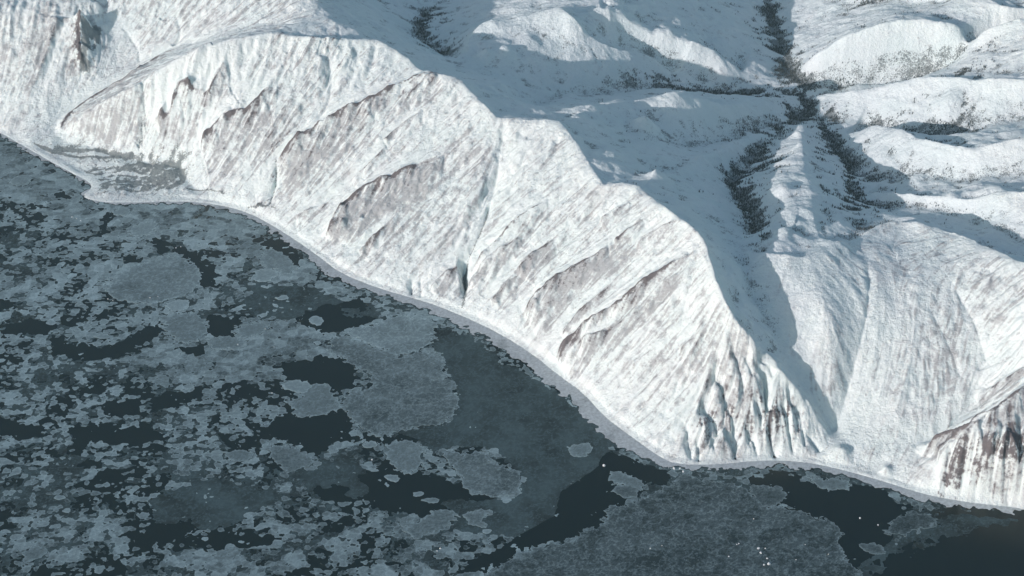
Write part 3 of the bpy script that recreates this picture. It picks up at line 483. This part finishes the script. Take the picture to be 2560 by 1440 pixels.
FLOES = [  # outline, tone, label
 ([(860,832),(900,815),(940,812),(980,790),(1015,788),(1050,797),(1080,800),(1100,820),(1078,838),(1085,855),(1065,870),(1005,890),(970,882),(935,865),(895,850)],.60,'largest smooth pale ice floe, wedge shaped, beneath the long snowy coast'),
 ([(820,860),(858,834),(895,852),(935,867),(970,884),(1005,893),(1066,874),(1110,895),(1114,940),(1142,970),(1138,1030),(1115,1062),(1015,1070),(960,1090),(925,1088),(880,1050),(860,1020),(862,985),(935,970),(930,935),(880,915),(860,890),(830,888)],.46,'huge mottled ice floe laced with pale veins, beside the dark bay of new ice'),
 ([(1105,1140),(1130,1125),(1160,1135),(1210,1127),(1220,1145),(1280,1175),(1310,1200),(1295,1220),(1300,1235),(1265,1240),(1195,1240),(1160,1220),(1160,1200),(1130,1170)],.50,'isolated oval lacy ice floe in the middle of the dark new ice'),
 ([(1422,1118),(1445,1110),(1475,1107),(1483,1125),(1458,1145),(1425,1135)],.55,'small lone ice floe near the promontory end of the dark bay'),
 ([(965,1115),(1000,1102),(1040,1105),(1072,1120),(1050,1140),(1062,1160),(1035,1185),(1005,1185),(985,1165),(970,1145)],.55,'knobbly ice floe left of the isolated oval lacy floe'),
 ([(908,1112),(930,1100),(950,1115),(915,1122)],.6,'small bright floe touching the underside of the huge mottled floe'),
 ([(962,1192),(990,1185),(1005,1200),(985,1208)],.62,'small round floe under the knobbly floe'), ([(1032,1232),(1057,1230),(1060,1237),(1035,1242)],.6,'thin flat sliver of ice in dark water below the knobbly floe'),
 ([(1055,1250),(1085,1242),(1102,1252),(1075,1260)],.5,'low grey ice sliver below the thin flat sliver'),
 ([(1010,1310),(1065,1295),(1095,1275),(1135,1270),(1145,1290),(1130,1320),(1085,1328),(1045,1345),(1015,1335)],.52,'broad grey floe in the loose pack near the bottom edge'),
 ([(1170,1285),(1195,1275),(1230,1270),(1235,1285),(1210,1292),(1220,1315),(1190,1320),(1165,1300)],.5,'angular grey floe beside the black open lead near the bottom edge'),
 ([(1205,1325),(1232,1323),(1225,1333),(1207,1335)],.68,'tiny pale chip of ice under the angular grey floe'),
 ([(1522,1178),(1550,1172),(1570,1188),(1600,1200),(1610,1215),(1595,1225),(1540,1210),(1527,1198)],.52,'curved floe at the tip of the great right hand ice field'),
 ([(1525,1230),(1550,1210),(1585,1215),(1597,1235),(1585,1245),(1550,1240)],.42,'rounded dark centred floe with a pale rim below the curved floe'),
 ([(1215,1440),(1280,1395),(1350,1365),(1400,1357),(1440,1350),(1470,1315),(1505,1315),(1517,1290),(1510,1275),(1555,1260),(1600,1250),(1670,1215),(1710,1185),(1760,1200),(1865,1212),(1900,1270),(1965,1262),(2020,1290),(2060,1295),(2112,1325),(2100,1350),(2102,1385),(2160,1440),(2160,1700),(1200,1700)],.42,'vast refrozen ice field filling the bottom right of the sea'),
 ([(1878,1215),(1920,1210),(1960,1222),(1965,1248),(1920,1275),(1892,1262),(1872,1240)],.35,'dark grey floe between the vast ice field and the round pool'),
 ([(2020,1192),(2050,1200),(2100,1200),(2140,1210),(2100,1226),(2050,1220),(2030,1210)],.5,'ragged floe hanging off the shore ice above the round pool'),
 ([(2215,1318),(2260,1280),(2325,1285),(2340,1310),(2290,1335),(2210,1335)],.32,'dim grey floe right of the round pool of open water'),
 ([(2150,1365),(2180,1357),(2220,1375),(2205,1390),(2165,1385)],.34,'dim floe in the narrow outlet below the round pool'),
 ([(705,960),(740,947),(775,955),(775,970),(750,985),(710,972)],.64,'bright oval floe left of the dark pool beside the huge mottled floe'),
 ([(715,1000),(750,990),(780,960),(820,960),(840,990),(858,1020),(810,1040),(740,1040),(735,1020),(712,1008)],.52,'ragged grey floe touching the bright oval floe'),
 ([(412,760),(440,750),(475,750),(467,770),(440,779),(420,772)],.66,'smooth pale floe below the snow dusted floe on the left'),
 ([(405,795),(450,780),(515,790),(520,820),(500,850),(460,860),(415,835)],.48,'round grey floe below the smooth pale floe'),
 ([(515,845),(560,840),(610,850),(625,865),(575,875),(530,875)],.48,'flat grey floe right of the round grey floe'), ([(585,820),(630,810),(685,800),(665,825),(610,850),(590,840)],.46,'grey floe lying along the top of the flat grey floe'),
 ([(770,795),(800,790),(815,810),(780,812)],.62,'small pale floe just off the dark pool in the middle of the pack'), ([(685,745),(710,737),(725,745),(700,752)],.6,'small pale floe under the middle of the snowy coast'),
 ([(780,855),(800,852),(805,860),(792,862)],.6,'tiny pale oval floe left of the huge mottled floe'), ([(560,1130),(600,1125),(635,1130),(635,1150),(575,1155)],.48,'oblong grey floe in the loose pack left of the dark water'),
 ([(670,1120),(700,1105),(730,1120),(780,1145),(790,1160),(725,1185),(700,1165),(675,1145)],.46,'wide grey floe right of the oblong grey floe'),
 ([(55,1390),(80,1360),(115,1365),(110,1390),(65,1410)],.5,'solid grey floe near the bottom left corner'), ([(17,1195),(40,1165),(58,1170),(45,1185)],.6,'bright tapering floe near the left edge'),
 ([(132,1245),(155,1235),(170,1245),(150,1251)],.58,'bright flat floe right of the bright tapering floe'), ([(230,840),(260,835),(290,840),(265,848)],.5,'thin floe adrift in the long dark lead on the left'),
 ([(320,590),(325,570),(360,555),(395,555),(395,575),(360,595)],.58,'smooth rounded floe below the sandy spit'), ([(632,692),(645,675),(680,670),(698,685),(670,705),(640,705)],.62,'smooth lens shaped floe below the dark pool by the coast'),
 ([(650,650),(665,622),(700,628),(740,668),(745,672),(720,690),(690,672),(652,665)],.50,'broken floe wrapped round the dark pool by the coast'), ([(25,455),(40,440),(75,435),(80,450),(65,465),(30,463)],.5,'oval floe near the left edge below the spit'),
 ([(283,530),(300,517),(330,525),(320,538),(290,538)],.52,'round floe just off the spit shoreline'), ([(265,725),(270,700),(310,675),(360,660),(400,640),(465,645),(498,670),(500,705),(470,735),(400,760),(330,755),(285,745)],.54,'big snow dusted floe on the left between two dark leads')]
dim = (-.07 - .15 * sst(650, 1350, PY)).astype(np.float32)  # lens vignetting painted into the ice tone, darker toward the bottom of view
F_own = np.full(SX.shape, -99, np.float32); floe_data = []
for poly, tone, lab in FLOES:
    W, d = sdp(smooth_line(poly + [poly[0]], 1)[:-1], 30); size = math.sqrt(max(1, (d > 0).sum())) * SC; k = min(1.0, size / 90)
    f = d + k * (rag[W] * 24 + wob[W] * 26); f[~vis[W]] = -9
    f = np.minimum(f, -sds[W] - 14); floe_data.append((W, f.astype(np.float32), tone, lab)); F_own[W] = np.maximum(F_own[W], f)
def contour_mesh(name, f, W, z, attrs, mat, thick):
    X, Y = SX[W], SY[W]; ins = f > 0; h, wd = f.shape
    q = ins[:-1, :-1] | ins[1:, :-1] | ins[:-1, 1:] | ins[1:, 1:]
    use = np.zeros(f.shape, bool); use[:-1, :-1] |= q; use[1:, :-1] |= q; use[:-1, 1:] |= q; use[1:, 1:] |= q
    mv = use & ~ins; ax = np.zeros(f.shape, np.float32); ay = ax.copy(); nn = ax.copy()
    P = np.pad(f, 1, mode='constant', constant_values=-9)
    for dj, di in ((0, 1), (0, -1), (1, 0), (-1, 0), (1, 1), (1, -1), (-1, 1), (-1, -1)):
        g = P[1 + dj:1 + dj + h, 1 + di:1 + di + wd]; m = mv & (g > 0); t = f / (f - g - 1e-6)
        t = np.where(m, np.clip(t, 0, .98), 0); ax += t * di * SC; ay += t * dj * SC; nn += m
    nn = np.maximum(nn, 1); X = X + ax / nn; Y = Y + ay / nn
    idx = -np.ones(f.shape, np.int64); idx[use] = np.arange(use.sum())
    F = np.column_stack([idx[:-1, :-1][q], idx[:-1, 1:][q], idx[1:, 1:][q], idx[1:, :-1][q]])
    co = np.column_stack([X[use], Y[use], np.full(use.sum(), z)])
    at_ = {k: v[W][use] if v.shape == SX.shape else v[use] for k, v in attrs.items()}
    # sides of the sheet
    e = np.concatenate([F[:, [0, 1]], F[:, [1, 2]], F[:, [2, 3]], F[:, [3, 0]]]); key = e.min(1) * 10000000 + e.max(1); u, fi, ct = np.unique(key, return_index=True, return_counts=True)
    b = e[fi[ct == 1]]; bv = np.unique(b); mp = -np.ones(len(co), np.int64); mp[bv] = len(co) + np.arange(len(bv)); low = co[bv].copy(); low[:, 2] = z - thick
    F = np.vstack([F, np.column_stack([b[:, 1], b[:, 0], mp[b[:, 0]], mp[b[:, 1]]])])
    at_ = {k: np.concatenate([v, v[bv]]) for k, v in at_.items()}
    return mesh_from(name, np.vstack([co, low]), F, at_, mat, False)
def ice_mat(name, lo, hi):
    s = N(name); t = s.attr('tone'); n1 = s.noise(.25, 4, .7); n2 = s.noise(.05, 3, .6)
    v = s.math('ADD', t, s.math('MULTIPLY', s.math('SUBTRACT', n1, .5), .45)); v = s.math('ADD', v, s.math('MULTIPLY', s.math('SUBTRACT', n2, .5), .25), clamp=True)
    return s.out(s.mix(v, lo, hi), .7, .25)
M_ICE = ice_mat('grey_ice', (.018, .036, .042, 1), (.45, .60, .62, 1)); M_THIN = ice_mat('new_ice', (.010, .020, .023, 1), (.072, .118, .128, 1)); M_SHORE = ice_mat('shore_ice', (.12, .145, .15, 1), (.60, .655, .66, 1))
allW = (slice(0, SX.shape[0]), slice(0, SX.shape[1]))
rim = lambda f, wd_=.10: np.exp(-np.clip(f, 0, 9) / wd_)
tf = np.where(vis & (sds < 4), thinf, -9); tt = .34 + .25 * np.clip(thinf, 0, 1) + .35 * grain + .95 * sst(.05, 0, lace) - .25 * lace + .25 * (C1 - .5) + .7 * med + .3 * rim(tf, .04)
o = contour_mesh('thin_ice', tf, allW, .08, {'tone': tt}, M_THIN, .05); o['kind'] = 'stuff'; o['label'] = 'sheet of dark newly frozen ice between the floes'; 
cf = np.where(vis & (sds < 4) & (F_own < -1.5), cov, -9); cf = np.where(fast > -6, -9, cf)
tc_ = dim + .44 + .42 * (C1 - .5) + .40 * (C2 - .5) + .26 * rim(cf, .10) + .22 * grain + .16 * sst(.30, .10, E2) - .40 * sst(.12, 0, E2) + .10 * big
o = contour_mesh('drift_ice', cf, allW, .30, {'tone': tc_}, M_ICE, .25); o['kind'] = 'stuff'; o['label'] = 'close pack of small grey ice floes adrift on the dark sea'
ff = np.where(vis & (sds < 9) & (F_own < -1), fast, -9) + rag * 8
o = contour_mesh('shore_ice', ff, allW, .42, {'tone': .86 + .5 * grain - .2 * lace - .35 * sst(-.1, -.5, med) }, M_SHORE, .35); o['kind'] = 'structure'
for k, (W, f, tone, lab) in enumerate(floe_data):
    size = math.sqrt(max(1, (f > 0).sum())) * SC; s_ = min(1, size / 200)
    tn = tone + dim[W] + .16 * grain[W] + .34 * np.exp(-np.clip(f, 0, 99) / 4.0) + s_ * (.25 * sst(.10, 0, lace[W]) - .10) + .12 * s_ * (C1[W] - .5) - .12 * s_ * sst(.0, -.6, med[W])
    o = contour_mesh('ice_floe', f, W, .62 + .02 * (k % 5), {'tone': tn}, M_ICE, .6); o['label'] = lab; o['category'] = 'ice floe'; o['group'] = 'ice floes adrift off the coast'
bpy.ops.mesh.primitive_plane_add(size=60000, location=(0, 6000, 0)); o = bpy.context.object; o.name = 'water'; o['kind'] = 'structure'
s = N('sea_water'); s.b.inputs['Base Color'].default_value = (.001, .010, .013, 1); s.b.inputs['Roughness'].default_value = .25; s.b.inputs['IOR'].default_value = 1.33; o.data.materials.append(s.m)

# ---------------------------------------------------------------- trees
def tree_arrays(seed):
    r = random.Random(seed); V, F = [], []
    def ring(z, rad, n, jit, droop=0):
        b = len(V)
        for k in range(n):
            a = 6.283 * k / n + r.uniform(-.2, .2); q = rad * r.uniform(1 - jit, 1 + jit); V.append((math.cos(a) * q, math.sin(a) * q, z - droop * r.random()))
        return b
    a = ring(0, .022, 4, 0); b = ring(.35, .016, 4, 0)
    for k in range(4): F.append((a + k, a + (k + 1) % 4, b + (k + 1) % 4)); F.append((a + k, b + (k + 1) % 4, b + k))
    nt_ = len(F)
    for L in range(5):
        z = .14 + .16 * L; rad = .21 * (1 - L / 5.6) * r.uniform(.8, 1.15); b = ring(z, rad, 7, .35, .05); t = len(V); V.append((r.uniform(-.02, .02), r.uniform(-.02, .02), min(1, z + .30)))
        for k in range(7): F.append((b + k, b + (k + 1) % 7, t))
    return np.array(V, np.float32), np.array(F, np.int32), nt_
s = N('larch_foliage'); n1 = s.noise(.3, 2, .5); M_TREE = s.out(s.mix(s.ramp(n1, .35, .65), (.06, .08, .08, 1), (.14, .16, .16, 1)), .9, .1)
tmpl = [tree_arrays(k) for k in range(4)]
rs = np.random.RandomState(3)
hol = np.clip(valley, 0, 1); fz = (forest * (.25 + .9 * hol) + .17 * inland * hol * sst(.05, .5, valley) * (GX > 300)) * (.7 + 2.0 * fbm(GX, GY * 1.6, 70, 4, 90, .65)) ; fz[SD < 30] = 0; fz *= 1 - sst(-1300, -1500, GX); pr = np.clip(fz - .13, 0, .75)
ppx, ppy = proj(GX, GY, Z); pr[(ppx < -80) | (ppx > 2640) | (ppy < -120)] = 0
cells = rs.choice(pr.size, 14000, p=(pr / pr.sum()).ravel().astype(np.float64) / (pr / pr.sum()).astype(np.float64).sum())
tx = GX.ravel()[cells] + rs.uniform(-2, 2, 14000); ty = GY.ravel()[cells] + rs.uniform(-2, 2, 14000); tz = bil(Z, (tx - X0) / D, (ty - Y0) / D) - .3
th = rs.uniform(4, 9.5, 14000); ta = rs.uniform(0, 6.28, 14000); tk = rs.randint(0, 4, 14000)
dist = np.sqrt(tx ** 2 + ty ** 2 + (tz - ALT) ** 2) / th; order = np.argsort(dist)
px_, py_ = proj(tx, ty, tz); order = np.array([k for k in order if 0 < px_[k] < 2560 and 4 < py_[k] < 1440] + [k for k in order if not (0 < px_[k] < 2560 and 4 < py_[k] < 1440)])
tm = [mesh_from('conifer_tree', V, F, {}, M_TREE, False) for V, F, _ in tmpl]; used = [False] * 4
def place(label):
    return 'small dark conifer standing in the snow of the ' + label
for k in order[:300]:
    if not used[tk[k]]: o = tm[tk[k]]; used[tk[k]] = True
    else: o = tm[tk[k]].copy(); C.collection.objects.link(o)
    o.location = (float(tx[k]), float(ty[k]), float(tz[k])); o.rotation_euler = (0, 0, float(ta[k])); o.scale = (float(th[k]),) * 3
    a_, b_ = px_[k], py_[k]
    lab = 'small dark conifer in the inland valley woods behind the coastal crest' if b_ > 330 else 'small dark conifer where the inland valleys meet near the top of the view'
    if a_ < 1000: lab = 'small dark conifer on the rocky knoll at the upper left'
    o['label'] = lab; o['category'] = 'tree'; o['group'] = lab.replace('small dark conifer', 'conifers')
rest = order[300:]; VV, FF, off = [], [], 0
for k in rest:
    V, F, _ = tmpl[tk[k]]; c_, s_ = math.cos(ta[k]), math.sin(ta[k]); h = th[k]
    VV.append(np.column_stack([(V[:, 0] * c_ - V[:, 1] * s_) * h + tx[k], (V[:, 0] * s_ + V[:, 1] * c_) * h + ty[k], V[:, 2] * h + tz[k]])); FF.append(F + off); off += len(V)
o = mesh_from('distant_woods', np.vstack(VV), np.vstack(FF), {}, M_TREE, False); o['kind'] = 'stuff'; o['label'] = 'sparse dark conifer woods along the inland valley floors'

# ---------------------------------------------------------------- white blocks frozen into the ice
s = N('white_ice'); n1 = s.noise(.8, 3, .6); M_BLK = s.out(s.mix(n1, (.50, .56, .58, 1), (.68, .73, .74, 1)), .6, .3)
for k, (bx, by, sz) in enumerate([(1822,1392,4),(1847,1360,4),(1896,1372,7),(1902,1383,6),(1913,1372,4),(1918,1397,5),(1922,1411,9),(1910,1413,5),(1842,1362,3),(1884,1298,4),(1626,1372,4),(2150,1296,5),(2195,1313,4),(1655,1365,3),
    (2071,1386,3),(2013,1362,3),(1990,1400,3),(1101,1372,5),(1093,1378,3),(1510,1165,8),(1708,1180,6),(1685,1172,7),(1700,1172,5),(180,543,4),(192,547,3),(202,552,4),(440,620,4),(452,617,3),(375,745,4),(395,742,3),(270,748,4),(282,752,3),(663,823,4),(685,868,3),(595,862,4),(1203,833,4),(680,983,4),(930,1150,5)]):
    r = random.Random(k); x, y = at(bx, by, 0.0); V, F = [], []; n = 7
    for L, (zz, rr) in enumerate([(-.25, 1.0), (.25, .95), (.6, .6)]):
        for q in range(n): a = 6.283 * q / n + r.uniform(-.25, .25); q_ = .6 * sz * rr * r.uniform(.65, 1.15); V.append((math.cos(a) * q_, math.sin(a) * q_ * .8, zz * sz * r.uniform(.8, 1.15)))
    for L in range(2):
        for q in range(n): F.append((L * n + q, L * n + (q + 1) % n, (L + 1) * n + (q + 1) % n)); F.append((L * n + q, (L + 1) * n + (q + 1) % n, (L + 1) * n + q))
    V.append((0, 0, sz * .72)); F += [(2 * n + q, 2 * n + (q + 1) % n, 3 * n) for q in range(n)]
    o = mesh_from('ice_block', np.array(V, np.float32), np.array(F), {}, M_BLK, False); o.location = (float(x), float(y), .6)
    wh = 'the vast refrozen ice field' if bx > 1600 and by > 1290 else ('the shore ice below the promontory' if bx > 1490 else ('the floes beside the long coast' if bx > 550 else 'the close pack at the left'))
    o['label'] = 'small bright white ice block frozen into ' + wh; o['category'] = 'ice block'; o['group'] = 'white ice blocks in ' + wh

# ---------------------------------------------------------------- winter haze
me = bpy.data.meshes.new('haze'); a, b, c_, d_, e_, f_ = -31000, 31000, -25000, 37000, -10, 3900
me.from_pydata([(a, c_, e_), (b, c_, e_), (b, d_, e_), (a, d_, e_), (a, c_, f_), (b, c_, f_), (b, d_, f_), (a, d_, f_)], [], [(0, 3, 2, 1), (4, 5, 6, 7), (0, 1, 5, 4), (1, 2, 6, 5), (2, 3, 7, 6), (3, 0, 4, 7)])
o = bpy.data.objects.new('haze', me); C.collection.objects.link(o); o['kind'] = 'stuff'
hm = bpy.data.materials.new('haze'); hm.use_nodes = True; t = hm.node_tree; t.nodes.clear(); v = t.nodes.new('ShaderNodeVolumePrincipled'); oo = t.nodes.new('ShaderNodeOutputMaterial')
v.inputs['Color'].default_value = (.66, .96, .96, 1); v.inputs['Density'].default_value = 1.0e-5; v.inputs['Anisotropy'].default_value = 0.2
t.links.new(v.outputs[0], oo.inputs['Volume']); me.materials.append(hm)
